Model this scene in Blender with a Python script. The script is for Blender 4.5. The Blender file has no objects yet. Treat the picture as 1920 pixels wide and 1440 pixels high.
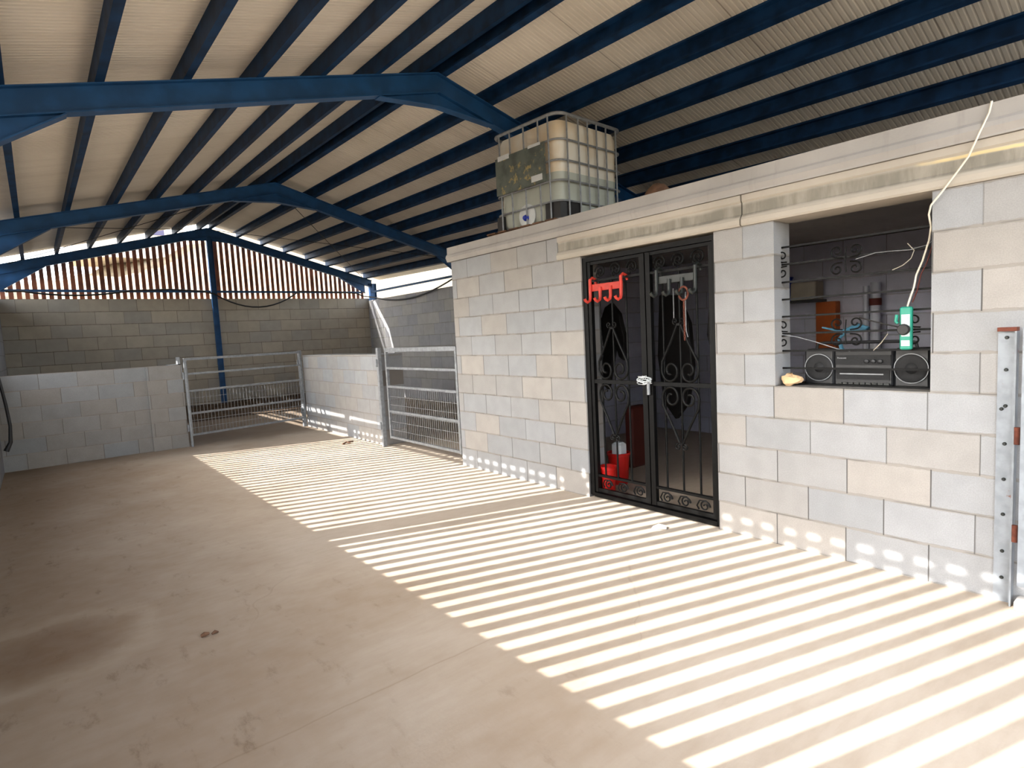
import bpy, math, random
from mathutils import Vector, Matrix
random.seed(7)
S = bpy.context.scene
COL = S.collection
PI = math.pi

# ------------------------------------------------------------------ camera, sky, sun, exposure
def make_camera():
    y, p, r = math.radians(39.1891), math.radians(-4.977), math.radians(-2.941)
    fw = Vector((math.sin(y)*math.cos(p), math.cos(y)*math.cos(p), math.sin(p)))
    rt = Vector((math.cos(y), -math.sin(y), 0)); up = rt.cross(fw)
    r2 = rt*math.cos(r)+up*math.sin(r); u2 = -rt*math.sin(r)+up*math.cos(r)
    m = Matrix(((r2.x, u2.x, -fw.x, -3.496), (r2.y, u2.y, -fw.y, -1.3258), (r2.z, u2.z, -fw.z, 1.4059), (0, 0, 0, 1)))
    cd = bpy.data.cameras.new('camera'); c = bpy.data.objects.new('camera', cd); COL.objects.link(c)
    c.matrix_world = m; cd.sensor_width = 36; cd.lens = 1086.37/1920*36; cd.clip_start = .05; cd.clip_end = 500
    S.camera = c
make_camera()
SUN = Vector((1, -.32, -.64)).normalized()
w = bpy.data.worlds.new('world'); S.world = w; w.use_nodes = True
nt = w.node_tree; nt.nodes.clear()
sky = nt.nodes.new('ShaderNodeTexSky'); sky.sky_type = 'NISHITA'; sky.sun_disc = False
sky.sun_elevation = math.asin(-SUN.z); sky.sun_rotation = math.atan2(-SUN.x, -SUN.y)
sky.air_density = 1.0; sky.dust_density = 2.5; sky.ozone_density = 1.0
hs = nt.nodes.new('ShaderNodeHueSaturation'); hs.inputs['Saturation'].default_value = .38
bg = nt.nodes.new('ShaderNodeBackground'); bg.inputs[1].default_value = 1.1
wo = nt.nodes.new('ShaderNodeOutputWorld')
nt.links.new(sky.outputs[0], hs.inputs['Color']); nt.links.new(hs.outputs[0], bg.inputs[0]); nt.links.new(bg.outputs[0], wo.inputs[0])
sl = bpy.data.lights.new('sun', 'SUN'); sl.energy = 11.0; sl.angle = math.radians(.4); sl.color = (1, .97, .93)
so = bpy.data.objects.new('sun', sl); COL.objects.link(so); so.rotation_euler = SUN.to_track_quat('-Z', 'Y').to_euler()
S.view_settings.view_transform = 'Standard'; S.view_settings.look = 'None'
S.view_settings.gamma = 1; S.view_settings.use_curve_mapping = False
S.view_settings.exposure = .48

# ------------------------------------------------------------------ materials
def srgb(r, g, b):
    f = lambda c: (c/255/12.92) if c/255 <= .04045 else ((c/255+.055)/1.055)**2.4
    return (f(r), f(g), f(b), 1)
class N:
    """tiny node-graph helper"""
    def __init__(s, name):
        s.m = bpy.data.materials.new(name); s.m.use_nodes = True; s.t = s.m.node_tree
        s.t.nodes.clear(); s.out = s.n('ShaderNodeOutputMaterial')
        s.b = s.n('ShaderNodeBsdfPrincipled'); s.t.links.new(s.b.outputs[0], s.out.inputs[0])
    def n(s, k, **kw):
        x = s.t.nodes.new(k)
        for a, v in kw.items(): setattr(x, a, v)
        return x
    def set(s, sock, v):
        if isinstance(v, bpy.types.NodeSocket): s.t.links.new(v, sock)
        else: sock.default_value = v
    def math(s, op, a, b=0, c=0):
        x = s.n('ShaderNodeMath', operation=op); s.set(x.inputs[0], a); s.set(x.inputs[1], b); s.set(x.inputs[2], c); return x.outputs[0]
    def mix(s, f, a, b, bt='MIX'):
        x = s.n('ShaderNodeMix', data_type='RGBA', blend_type=bt); s.set(x.inputs[0], f); s.set(x.inputs[6], a); s.set(x.inputs[7], b); return x.outputs[2]
    def noise(s, scale, detail=3, vec=None, rough=.5):
        x = s.n('ShaderNodeTexNoise'); x.inputs['Scale'].default_value = scale; x.inputs['Detail'].default_value = detail; x.inputs['Roughness'].default_value = rough
        s.t.links.new(vec if vec is not None else s.pos(), x.inputs['Vector']); return x.outputs['Fac']
    def pos(s):
        if not hasattr(s, '_p'): s._p = s.n('ShaderNodeNewGeometry').outputs['Position']
        return s._p
    def xyz(s):
        if not hasattr(s, '_x'):
            s._x = s.n('ShaderNodeSeparateXYZ'); s.t.links.new(s.pos(), s._x.inputs[0])
        return s._x.outputs
    def ramp(s, f, a, b, lo=0., hi=1.):
        x = s.n('ShaderNodeMapRange'); x.interpolation_type = 'SMOOTHSTEP'; s.set(x.inputs[0], f)
        x.inputs[1].default_value = a; x.inputs[2].default_value = b; x.inputs[3].default_value = lo; x.inputs[4].default_value = hi
        return x.outputs[0]
    def scalev(s, v3):
        x = s.n('ShaderNodeVectorMath', operation='MULTIPLY'); s.t.links.new(s.pos(), x.inputs[0]); x.inputs[1].default_value = v3; return x.outputs[0]
    def bump(s, h, strength=.3, dist=.01):
        x = s.n('ShaderNodeBump'); x.inputs['Strength'].default_value = strength; x.inputs['Distance'].default_value = dist
        s.t.links.new(h, x.inputs['Height']); s.t.links.new(x.outputs[0], s.b.inputs['Normal'])
    def fin(s, col, rough=.7, metal=0, spec=.5):
        s.set(s.b.inputs['Base Color'], col); s.set(s.b.inputs['Roughness'], rough); s.b.inputs['Metallic'].default_value = metal
        s.b.inputs['Specular IOR Level'].default_value = spec
        return s.m

def simple(name, rgb, rough=.6, metal=0, var=.12, scale=20, rust=None, rustamt=.62, spec=.5):
    g = N(name); c = srgb(*rgb); n = g.noise(scale, 4)
    d = tuple(x*(1-var*2.2) for x in c[:3])+(1,)
    col = g.mix(g.ramp(n, .3, .7), d, c)
    if rust:
        col = g.mix(g.ramp(g.noise(9, 6, rough=.7), rustamt, rustamt+.08), col, srgb(*rust))
    g.bump(n, .08, .003)
    return g.fin(col, rough, metal, spec)

def blocks(name, axis, L, H, u0, v0, grey, warm, mortar, vdark, joint_light=True, split=.5):
    g = N(name); X = g.xyz(); u = X[axis]; v = X[2]
    # gentle wobble of the joints
    wob = g.math('MULTIPLY', g.math('SUBTRACT', g.noise(3.0, 2), .5), .012)
    v1 = g.math('ADD', g.math('SUBTRACT', v, v0), wob)
    row = g.math('FLOOR', g.math('DIVIDE', v1, H))
    odd = g.math('MODULO', g.math('ABSOLUTE', row), 2)
    rn = g.n('ShaderNodeTexWhiteNoise', noise_dimensions='1D'); g.t.links.new(row, rn.inputs['W'])
    jit = g.math('MULTIPLY', g.math('SUBTRACT', rn.outputs['Value'], .5), .05)
    uu = g.math('ADD', g.math('DIVIDE', g.math('SUBTRACT', u, u0), L), g.math('ADD', g.math('MULTIPLY', odd, .5), jit))
    cell = g.math('FLOOR', uu); fu = g.math('FRACT', uu); fv = g.math('FRACT', g.math('DIVIDE', v1, H))
    du = g.math('MULTIPLY', g.math('MINIMUM', fu, g.math('SUBTRACT', 1, fu)), L)
    dv = g.math('MULTIPLY', g.math('MINIMUM', fv, g.math('SUBTRACT', 1, fv)), H)
    cv = g.n('ShaderNodeCombineXYZ'); g.t.links.new(cell, cv.inputs[0]); g.t.links.new(row, cv.inputs[1])
    wn = g.n('ShaderNodeTexWhiteNoise', noise_dimensions='2D'); g.t.links.new(cv.outputs[0], wn.inputs['Vector'])
    rv = wn.outputs['Value']
    col = g.mix(g.ramp(rv, split-.3, split+.35), grey, warm)
    # each block slightly lighter or darker
    sc = g.n('ShaderNodeSeparateColor'); g.t.links.new(wn.outputs['Color'], sc.inputs[0])
    tone = g.math('MULTIPLY_ADD', sc.outputs[1], .11, .91)
    n1 = g.noise(7, 4); tone = g.math('MULTIPLY', tone, g.ramp(n1, .25, .75, .93, 1.04))
    n2 = g.noise(160, 2); tone = g.math('MULTIPLY', tone, g.ramp(n2, .3, .7, .95, 1.05))
    cc = g.n('ShaderNodeCombineColor')
    for i in range(3): g.t.links.new(tone, cc.inputs[i])
    col = g.mix(1.0, col, cc.outputs[0], 'MULTIPLY')
    hj = g.ramp(g.math('ADD', dv, g.math('MULTIPLY', g.math('SUBTRACT', g.noise(25, 3), .5), .012)), .005, .010, 1, 0)
    vj = g.ramp(du, .0018, .0042, 1, 0)
    vj = g.math('MULTIPLY', vj, g.ramp(sc.outputs[2], .15, .3, .35, 1))
    dj = g.ramp(g.math('ABSOLUTE', g.math('SUBTRACT', dv, .001)), .001, .003, .6, 0)
    dj = g.math('MULTIPLY', dj, g.ramp(g.noise(4, 3), .45, .6))
    col = g.mix(g.math('MULTIPLY', hj, .8), col, mortar)
    col = g.mix(vj, col, vdark); col = g.mix(dj, col, vdark)
    h = g.math('SUBTRACT', g.math('MULTIPLY', g.noise(110, 3), .25), g.math('ADD', g.math('MULTIPLY', hj, .5), vj))
    g.bump(h, .55, .006)
    return g.fin(col, .95, 0, .2)

M = {}
M['blk_main'] = blocks('pale_block', 1, .4, .2, 0, 0, srgb(152, 153, 154), srgb(160, 155, 149), srgb(140, 135, 128), srgb(92, 90, 88), split=.58)
M['blk_side'] = blocks('grey_block', 1, .46, .245, 0, 0, srgb(140, 140, 144), srgb(148, 146, 144), srgb(128, 126, 122), srgb(96, 94, 92))
M['blk_back'] = blocks('buff_block', 0, .476, .2505, -3.70+.238, -.001, srgb(168, 162, 152), srgb(180, 170, 154), srgb(130, 120, 108), srgb(96, 88, 78), split=.35)
M['blk_low'] = blocks('grey_low_block', 0, .4, .2, -3.7, 0, srgb(149, 149, 148), srgb(153, 147, 140), srgb(152, 144, 136), srgb(118, 110, 104), split=.45)
M['blk_low2'] = blocks('pale_low_block', 1, .4, .2, 5.7, 0, srgb(158, 160, 162), srgb(165, 161, 156), srgb(150, 145, 139), srgb(130, 124, 118), split=.5)
M['blk_room'] = blocks('dark_room_block', 1, .4, .2, 0, 0, srgb(196, 198, 214), srgb(200, 200, 212), srgb(176, 176, 184), srgb(130, 128, 134))

def m_floor():
    g = N('concrete_floor')
    a = g.mix(g.ramp(g.noise(.55, 5), .35, .68), srgb(190, 177, 160), srgb(174, 159, 141))
    a = g.mix(g.ramp(g.noise(2.6, 6, rough=.65), .5, .75, 0, .22), a, srgb(156, 138, 120))
    # soiled towards the left wall and the pens: its own patchy shape
    X = g.xyz()
    z1 = g.math('ADD', g.math('MULTIPLY', X[0], -.5), g.math('MULTIPLY', g.noise(1.1, 5), 1.6))
    a = g.mix(g.ramp(z1, 1.3, 2.7, 0, .62), a, srgb(150, 124, 96))
    st = g.noise(6.5, 6, g.scalev((1.5, .6, 1)), .7)
    a = g.mix(g.math('MULTIPLY', g.ramp(st, .56, .72, 0, .55), g.ramp(z1, 1.6, 2.4)), a, srgb(108, 86, 64))
    # round brown stain and its pale rim
    vm = g.n('ShaderNodeVectorMath', operation='DISTANCE'); g.t.links.new(g.pos(), vm.inputs[0]); vm.inputs[1].default_value = (-3.57, 2.2, 0)
    d = g.math('ADD', vm.outputs['Value'], g.math('MULTIPLY', g.math('SUBTRACT', g.noise(4, 4), .5), .25))
    a = g.mix(g.ramp(d, .12, .42, .6, 0), a, srgb(118, 88, 58))
    a = g.mix(g.math('MULTIPLY', g.ramp(d, .30, .38), g.ramp(d, .40, .50, .35, 0)), a, srgb(188, 172, 150))
    sp = g.ramp(g.noise(46, 5, rough=.7), .70, .745)
    a = g.mix(g.math('MULTIPLY', sp, g.ramp(g.noise(1.7, 3), .42, .62, 0, .75)), a, srgb(92, 66, 44))
    a = g.mix(g.ramp(g.noise(9, 4), .2, .8, .12, 0), a, srgb(210, 200, 190))
    pen = g.math('MULTIPLY', g.ramp(g.math('ADD', X[1], g.noise(1.5, 3)), 7.9, 9.0), .75)
    a = g.mix(pen, a, srgb(112, 94, 76))
    # faint cracks and trowel lines
    vo = g.n('ShaderNodeTexVoronoi', feature='DISTANCE_TO_EDGE'); vo.inputs['Scale'].default_value = .42
    nv = g.n('ShaderNodeTexNoise'); nv.inputs['Scale'].default_value = 1.6; g.t.links.new(g.pos(), nv.inputs['Vector'])
    av = g.n('ShaderNodeVectorMath', operation='MULTIPLY_ADD'); g.t.links.new(nv.outputs['Color'], av.inputs[0]); av.inputs[1].default_value = (.5, .5, 0); g.t.links.new(g.pos(), av.inputs[2])
    g.t.links.new(av.outputs[0], vo.inputs['Vector'])
    cr = g.math('MULTIPLY', g.ramp(vo.outputs['Distance'], .0008, .0025, .16, 0), g.ramp(g.noise(.8, 2), .5, .62))
    a = g.mix(cr, a, srgb(120, 100, 82))
    jl = g.math('ABSOLUTE', g.math('SUBTRACT', g.math('ADD', X[1], g.math('MULTIPLY', g.math('SUBTRACT', g.noise(5, 3), .5), .03)), .775))
    jm = g.math('MULTIPLY', g.ramp(jl, .002, .007, .26, 0), g.math('MULTIPLY', g.ramp(X[0], -.9, -1.8), g.ramp(g.noise(2.2, 3), .3, .5)))
    a = g.mix(jm, a, srgb(126, 104, 80))
    gr = g.noise(11, 5, g.scalev((.5, 2.2, 1)), .65)
    a = g.mix(g.ramp(gr, .35, .7, 0, .15), a, srgb(150, 128, 104))
    tr = g.noise(5, 3, g.scalev((.6, 6, 1)))
    hh = g.math('ADD', g.math('MULTIPLY', tr, .5), g.math('ADD', g.math('MULTIPLY', g.noise(3, 5), 1.0), g.math('MULTIPLY', g.noise(80, 3), .12)))
    g.bump(g.math('SUBTRACT', hh, cr), .16, .02)
    return g.fin(a, g.ramp(g.noise(2, 3), .3, .7, .72, .9), 0, .25)
M['floor'] = m_floor()

def m_roof():
    g = N('roof_sheet_paint'); X = g.xyz()
    a = g.mix(g.ramp(g.noise(.9, 4), .3, .7), srgb(226, 219, 206), srgb(212, 204, 190))
    # condensation tide marks running along the sheets, and joints between sheets
    st = g.noise(1, 4, g.scalev((.5, 9, .5)))
    a = g.mix(g.ramp(st, .45, .75, 0, .16), a, srgb(172, 160, 146))
    f = g.math('FRACT', g.math('DIVIDE', X[1], 1.05)); seam = g.ramp(g.math('MINIMUM', f, g.math('SUBTRACT', 1, f)), .003, .008, .5, 0)
    a = g.mix(seam, a, srgb(110, 96, 80))
    br = g.math('MULTIPLY', g.ramp(g.noise(14, 5, g.scalev((.6, 1.4, 1)), .7), .72, .78, 0, .7), g.ramp(g.noise(1.3, 2), .5, .65))
    a = g.mix(br, a, srgb(120, 84, 54))
    return g.fin(a, .55, 0, .35)
M['roof'] = m_roof()

def m_concrete(name, base, stain, z0=None):
    g = N(name); X = g.xyz()
    a = g.mix(g.ramp(g.noise(2.2, 5), .3, .7), srgb(*base), tuple(c*.86 for c in srgb(*base)[:3])+(1,))
    if z0 is not None:
        zz = g.math('ADD', X[2], g.math('MULTIPLY', g.math('SUBTRACT', g.noise(2.6, 4, g.scalev((1, 1, .3))), .5), .05))
        band = g.math('MULTIPLY', g.ramp(zz, z0-.052, z0-.035), g.ramp(zz, z0+.018, z0+.045, 1, 0))
        str_ = g.noise(7, 5, g.scalev((1, 1.5, .3)), .65)
        amt = g.math('MULTIPLY', band, g.ramp(str_, .3, .62, .35, .85))
        a = g.mix(amt, a, srgb(*stain))
        yl = g.math('MULTIPLY', g.ramp(g.math('ABSOLUTE', g.math('SUBTRACT', zz, z0+.035)), .003, .012, .8, 0), g.ramp(g.noise(3, 3, g.scalev((1, 1, .2))), .4, .6))
        yl = g.math('MULTIPLY', yl, g.ramp(X[1], .5, .0))
        a = g.mix(yl, a, srgb(226, 204, 150))
    else:
        a = g.mix(g.ramp(g.noise(5, 6, g.scalev((1, 2.5, .35)), .6), .55, .72, 0, .5), a, srgb(*stain))
    g.bump(g.math('ADD', g.noise(60, 4), g.noise(6, 3)), .25, .006)
    return g.fin(a, .92, 0, .2)
M['lintel'] = m_concrete('lintel_concrete', (184, 176, 163), (122, 118, 108), 2.105)
M['slab'] = m_concrete('slab_concrete', (172, 168, 163), (146, 142, 137))
M['blue'] = simple('blue_steel_paint', (28, 80, 130), .5, 0, .14, 6, spec=.35)
M['purlin'] = simple('blue_purlin_paint', (16, 54, 92), .6, 0, .25, 6, spec=.2)  # same blue paint as the frames, with the purlins' shade darkened into the colour
M['galv'] = simple('galvanised_steel', (150, 153, 156), .5, .3, .12, 25)
M['galv_rusty'] = simple('galvanised_steel_rust', (146, 152, 158), .55, .25, .1, 20, rust=(128, 84, 66), rustamt=.66)
M['rust'] = simple('rusty_steel', (120, 66, 50), .85, .2, .2, 30)
M['iron'] = simple('black_iron', (9, 9, 9), .5, 0, .2, 40, rust=(84, 72, 60), rustamt=.7, spec=.18)
M['slat'] = simple('brown_slat', (158, 92, 62), .7, 0, .3, 3)
M['wood'] = simple('old_pallet_wood', (118, 86, 64), .9, 0, .25, 12)
M['red'] = simple('red_plastic', (200, 26, 20), .38, 0, .06, 8)
M['orange_red'] = simple('red_orange_plastic', (204, 58, 42), .55, 0, .12, 14)
M['rack'] = simple('dark_plastic', (34, 38, 36), .45, 0, .15, 14)
M['cord'] = simple('white_cord', (232, 224, 204), .6, 0, .05, 14)
M['hose'] = simple('black_hose', (22, 22, 24), .5, 0, .1, 10)
M['black'] = simple('black_plastic', (30, 31, 34), .42, 0, .12, 16)
M['blackmesh'] = simple('speaker_mesh', (20, 20, 22), .7, 0, .2, 120)
M['silver'] = simple('silver_plastic', (150, 152, 156), .35, .5, .1, 30)
M['stone'] = simple('sand_stone', (226, 190, 146), .9, 0, .12, 9)
M['green'] = simple('teal_plastic', (24, 142, 118), .45, 0, .05, 12)
M['white'] = simple('white_plastic', (222, 226, 226), .5, 0, .05, 12)
M['pvc'] = simple('white_pipe', (196, 200, 212), .4, 0, .05, 6)
M['clamp'] = simple('brown_clamp', (92, 34, 24), .7, 0, .1, 9)
M['orange'] = simple('orange_board', (190, 92, 30), .7, 0, .12, 6)
M['bluebin'] = simple('blue_plastic', (20, 52, 168), .4, 0, .05, 8)
M['beige'] = simple('beige_card', (176, 168, 152), .85, 0, .06, 8)
M['cyan'] = simple('light_blue_cloth', (110, 180, 214), .85, 0, .1, 20)
M['rubber'] = simple('dark_rubber', (40, 38, 38), .6, 0, .1, 12)
M['leather'] = simple('dark_leather', (22, 18, 18), .6, 0, .2, 12)
M['paper'] = simple('white_paper', (236, 234, 228), .8, 0, .04, 12)
M['plate'] = simple('tank_label_plate', (112, 120, 112), .6, .2, .18, 10, rust=(176, 160, 110), rustamt=.56)
M['water'] = simple('green_water', (92, 114, 98), .2, 0, .06, 3)
M['hill'] = simple('dry_hillside', (132, 120, 98), .95, 0, .2, .7, rust=(116, 110, 84), rustamt=.6)
M['tile'] = simple('terracotta_roof', (168, 92, 70), .8, 0, .2, 4)
M['render'] = simple('cream_render', (226, 214, 196), .9, 0, .06, 2)
M['shutter'] = simple('grey_violet_shutter', (92, 88, 116), .7, 0, .06, 2)
M['leaf'] = simple('olive_foliage', (104, 116, 62), .9, 0, .3, 3)
def m_bottle(name, c1, c2, tf):
    g = N(name)
    c = g.mix(g.ramp(g.noise(2.5, 4), .35, .7), srgb(*c1), srgb(*c2))
    g.fin(c, .35, 0, .4)
    tr = g.n('ShaderNodeBsdfTransparent'); tr.inputs[0].default_value = (.95, .95, .9, 1)
    mx = g.n('ShaderNodeMixShader'); mx.inputs[0].default_value = tf
    g.t.links.new(g.b.outputs[0], mx.inputs[1]); g.t.links.new(tr.outputs[0], mx.inputs[2]); g.t.links.new(mx.outputs[0], g.out.inputs[0])
    return g.m
M['bottle'] = m_bottle('milky_tank_plastic', (250, 246, 234), (240, 218, 184), .12)
M['bottle_low'] = m_bottle('milky_tank_plastic_filled', (198, 203, 192), (188, 192, 180), .08)

# ------------------------------------------------------------------ mesh helpers
class MB:
    def __init__(s): s.v = []; s.f = []; s.sm = False
    def add(s, vs, fs):
        o = len(s.v); s.v += [tuple(v) for v in vs]; s.f += [tuple(i+o for i in f) for f in fs]; return s
    def box(s, x0, x1, y0, y1, z0, z1, mat=None, bev=0):
        if bev:
            b = bev; vs = []; 
            ring = lambda x0, x1, y0, y1, z: [(x0+b, y0, z), (x1-b, y0, z), (x1, y0+b, z), (x1, y1-b, z), (x1-b, y1, z), (x0+b, y1, z), (x0, y1-b, z), (x0, y0+b, z)]
            L = [ring(x0+b, x1-b, y0+b, y1-b, z0), ring(x0, x1, y0, y1, z0+b), ring(x0, x1, y0, y1, z1-b), ring(x0+b, x1-b, y0+b, y1-b, z1)]
            for r in L: vs += r
            fs = [tuple(reversed(range(8))), tuple(range(24, 32))]
            for k in range(3):
                for i in range(8): j = (i+1) % 8; fs.append((k*8+i, k*8+j, k*8+8+j, k*8+8+i))
        else:
            vs = [(x, y, z) for z in (z0, z1) for x, y in ((x0, y0), (x1, y0), (x1, y1), (x0, y1))]
            fs = [(3, 2, 1, 0), (4, 5, 6, 7), (0, 1, 5, 4), (1, 2, 6, 5), (2, 3, 7, 6), (3, 0, 4, 7)]
        if mat is not None: vs = [mat @ Vector(v) for v in vs]
        return s.add(vs, fs)
    def bar(s, a, b, wd, h, up=(0, 0, 1)):
        """rectangular bar from a to b, wd sideways, h along up"""
        a, b = Vector(a), Vector(b); d = (b-a).normalized(); u = Vector(up); sd = d.cross(u)
        if sd.length < 1e-4: sd = d.cross(Vector((1, 0, 0)))
        sd.normalize(); u = sd.cross(d).normalized(); vs = []
        for p in (a, b):
            for i, j in ((-1, -1), (1, -1), (1, 1), (-1, 1)): vs.append(p+sd*i*wd/2+u*j*h/2)
        return s.add(vs, [(3, 2, 1, 0), (4, 5, 6, 7), (0, 1, 5, 4), (1, 2, 6, 5), (2, 3, 7, 6), (3, 0, 4, 7)])
    def tube(s, pts, r, n=8, closed=False, cap=True):
        P = [Vector(p) for p in pts]; k = len(P); rs = r if isinstance(r, (list, tuple)) else [r]*k
        prev = None; rings = []
        for i, p in enumerate(P):
            if closed: t = P[(i+1) % k]-P[i-1]
            else: t = P[min(i+1, k-1)]-P[max(i-1, 0)]
            t.normalize()
            if prev is None:
                a = Vector((0, 0, 1)) if abs(t.z) < .9 else Vector((1, 0, 0)); u = t.cross(a).normalized()
            else:
                u = prev-t*prev.dot(t)
                u = u.normalized() if u.length > 1e-6 else t.orthogonal().normalized()
            prev = u; v = t.cross(u)
            rings.append([p+(u*math.cos(2*PI*j/n)+v*math.sin(2*PI*j/n))*rs[i] for j in range(n)])
        vs = [q for r_ in rings for q in r_]; fs = []
        m = k if closed else k-1
        for i in range(m):
            for j in range(n):
                a0 = i*n+j; a1 = i*n+(j+1) % n; b0 = ((i+1) % k)*n+j; b1 = ((i+1) % k)*n+(j+1) % n
                fs.append((a0, a1, b1, b0))
        if cap and not closed: fs += [tuple(reversed(range(n))), tuple(range((k-1)*n, k*n))]
        s.sm = True
        return s.add(vs, fs)
    def lathe(s, prof, c, n=24, axis='Z'):
        """prof: (radius, height) list"""
        vs = []; c = Vector(c)
        for r, h in prof:
            for j in range(n):
                a = 2*PI*j/n; p = Vector((r*math.cos(a), r*math.sin(a), h))
                if axis == 'X': p = Vector((p.z, p.x, p.y))
                vs.append(c+p)
        fs = []
        for i in range(len(prof)-1):
            for j in range(n): fs.append((i*n+j, i*n+(j+1) % n, (i+1)*n+(j+1) % n, (i+1)*n+j))
        fs += [tuple(reversed(range(n))), tuple(range((len(prof)-1)*n, len(prof)*n))]
        s.sm = True
        return s.add(vs, fs)
    def prism(s, poly, d0, d1, fn):
        """poly: 2D list, extruded from d0 to d1; fn(u, v, d) -> xyz"""
        n = len(poly); vs = [fn(u, v, d0) for u, v in poly]+[fn(u, v, d1) for u, v in poly]
        fs = [tuple(reversed(range(n))), tuple(range(n, 2*n))]+[(i, (i+1) % n, (i+1) % n+n, i+n) for i in range(n)]
        return s.add(vs, fs)
    def build(s, name, mat, parent=None, smooth=None, bevel=0):
        me = bpy.data.meshes.new(name); me.from_pydata(s.v, [], s.f); me.update()
        import bmesh
        b = bmesh.new(); b.from_mesh(me); bmesh.ops.recalc_face_normals(b, faces=b.faces); b.to_mesh(me); b.free()
        me.materials.append(mat)
        if (s.sm if smooth is None else smooth):
            for p in me.polygons: p.use_smooth = True
            me.set_sharp_from_angle(angle=math.radians(40))
        o = bpy.data.objects.new(name, me); COL.objects.link(o)
        if bevel:
            md = o.modifiers.new('bevel', 'BEVEL'); md.width = bevel; md.segments = 2; md.limit_method = 'ANGLE'
        if parent:
            o.parent = parent
            o.matrix_parent_inverse = Matrix.Translation(-Vector(parent.location)) if parent.type == 'EMPTY' else Matrix()
        return o
def tag(o, label, cat, group=None, kind=None):
    o['label'] = label; o['category'] = cat
    if group: o['group'] = group
    if kind: o['kind'] = kind
    return o
def empty(name, loc, label, cat, group=None, kind=None):
    o = bpy.data.objects.new(name, None); COL.objects.link(o); o.location = loc; o.empty_display_size = .1
    return tag(o, label, cat, group, kind)
def struct(o, label=None):
    o['kind'] = 'structure'
    if label: o['label'] = label
    o['category'] = o.name.split('_')[0]
    return o
def sag(a, b, d, n=12):
    a, b = Vector(a), Vector(b)
    return [a.lerp(b, i/n)-Vector((0, 0, d*4*(i/n)*(1-i/n))) for i in range(n+1)]
ORD = ['first', 'second', 'third', 'fourth', 'fifth', 'sixth', 'seventh', 'eighth', 'ninth']

# ------------------------------------------------------------------ shell
XL, XS, XR, YC = -3.93, -4.05, 3.33, 12.8
RX = -.37
def zr(x, y): return 3.79+.018*y-(.258 if x < RX else .28)*abs(x-RX)      # top of the rafters
f = MB().box(-4.2, 3.6, -3.6, 13.1, -.15, 0); struct(f.build('floor', M['floor']), 'worn beige concrete floor striped with sunlight')
# raised dirt bed at the back of the pens
b = MB(); nx, ny = 30, 14; vs = []
for j in range(ny+1):
    for i in range(nx+1):
        x = XL+(XR-XL)*i/nx; y = 11.3+1.49*j/ny; t = j/ny
        vs.append((x, y, .004+.20*t*t*(3-2*t)+.015*math.sin(x*5+y*3)*t))
fs = [(j*(nx+1)+i, j*(nx+1)+i+1, (j+1)*(nx+1)+i+1, (j+1)*(nx+1)+i) for j in range(ny) for i in range(nx)]
o = b.add(vs, fs).build('dirt_bed', simple('brown_dirt', (96, 76, 56), .98, 0, .25, 6), smooth=True)
tag(o, 'brown dirt banked against the foot of the back wall', 'dirt', kind='stuff')

# ceiling: real ribs, pitch 4 cm
def ribs(x0, x1, y0, y1, name):
    b = MB(); p = .042; n = int((y1-y0)/p); prof = []
    for i in range(n):
        y = y0+i*p; prof += [(y, 0), (y+p*.55, 0), (y+p*.7, .007), (y+p*.85, .007)]
    vs = []
    for y, h in prof:
        for x in (x0, x1): vs.append((x, y, zr(x, y)+.145+h))
    m = len(prof)
    fs = [(2*i, 2*i+1, 2*i+3, 2*i+2) for i in range(m-1)]
    k = len(vs); vs += [(x, y, z+.05) for x, y, z in (vs[0], vs[1], vs[-1], vs[-2])]
    fs += [(k, k+1, k+2, k+3)]
    return b, vs, fs
b = MB()
for x0, x1 in ((XS-.26, RX), (RX, XR+.45)):
    _, vs, fs = ribs(x0, x1, -2.3, 13.0, ''); b.add(vs, fs)
o = b.build('ceiling', M['roof'], smooth=False); struct(o, 'ribbed beige metal roof sheets seen from below')

def purlin(x, side, y0, y1, k):
    # C section: web on the downhill side, flanges pointing to the ridge
    dn = -1 if side == 'left' else 1; w_, h, t = .055, .145, .004; b = MB()
    def P(u, v, y): # u uphill, v up
        xx = x-dn*(-u); return (x-dn*u, y, zr(x-dn*u, y)+v)
    sec = [(0, 0), (w_, 0), (w_, .016), (w_-t, .016), (w_-t, t), (t, t), (t, h-t), (w_-t, h-t), (w_-t, h-.016), (w_, h-.016), (w_, h), (0, h)]
    n = len(sec); vs = [P(u, v, y0) for u, v in sec]+[P(u, v, y1) for u, v in sec]
    q = lambda *i: tuple(i)
    fs = [(i, (i+1) % n, (i+1) % n+n, i+n) for i in range(n)]
    for k0 in (0, n): fs += [q(k0, k0+1, k0+4, k0+5), q(k0+1, k0+2, k0+3, k0+4), q(k0, k0+5, k0+6, k0+11), q(k0+6, k0+7, k0+10, k0+11), q(k0+7, k0+8, k0+9, k0+10)]
    b.add(vs, fs); o = b.build('roof_purlin', M['purlin'])
    where = 'topmost, right beside the ridge' if k == 0 else (ORD[k]+' down from the ridge')
    tag(o, 'blue steel purlin under the '+side+' roof slope, '+where, 'roof beam', 'steel purlins under the '+side+' roof slope')
LP = [-.54, -1.02, -1.515, -2.015, -2.515, -3.035, -3.54, -4.02]
RP = [-.285, .255, .765, 1.27, 1.78, 2.28, 2.79, 3.27]
for k, x in enumerate(LP): purlin(x, 'left', -2.28, 12.86, k)
for k, x in enumerate(RP): purlin(x, 'right', -2.28, 12.86, k)

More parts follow.
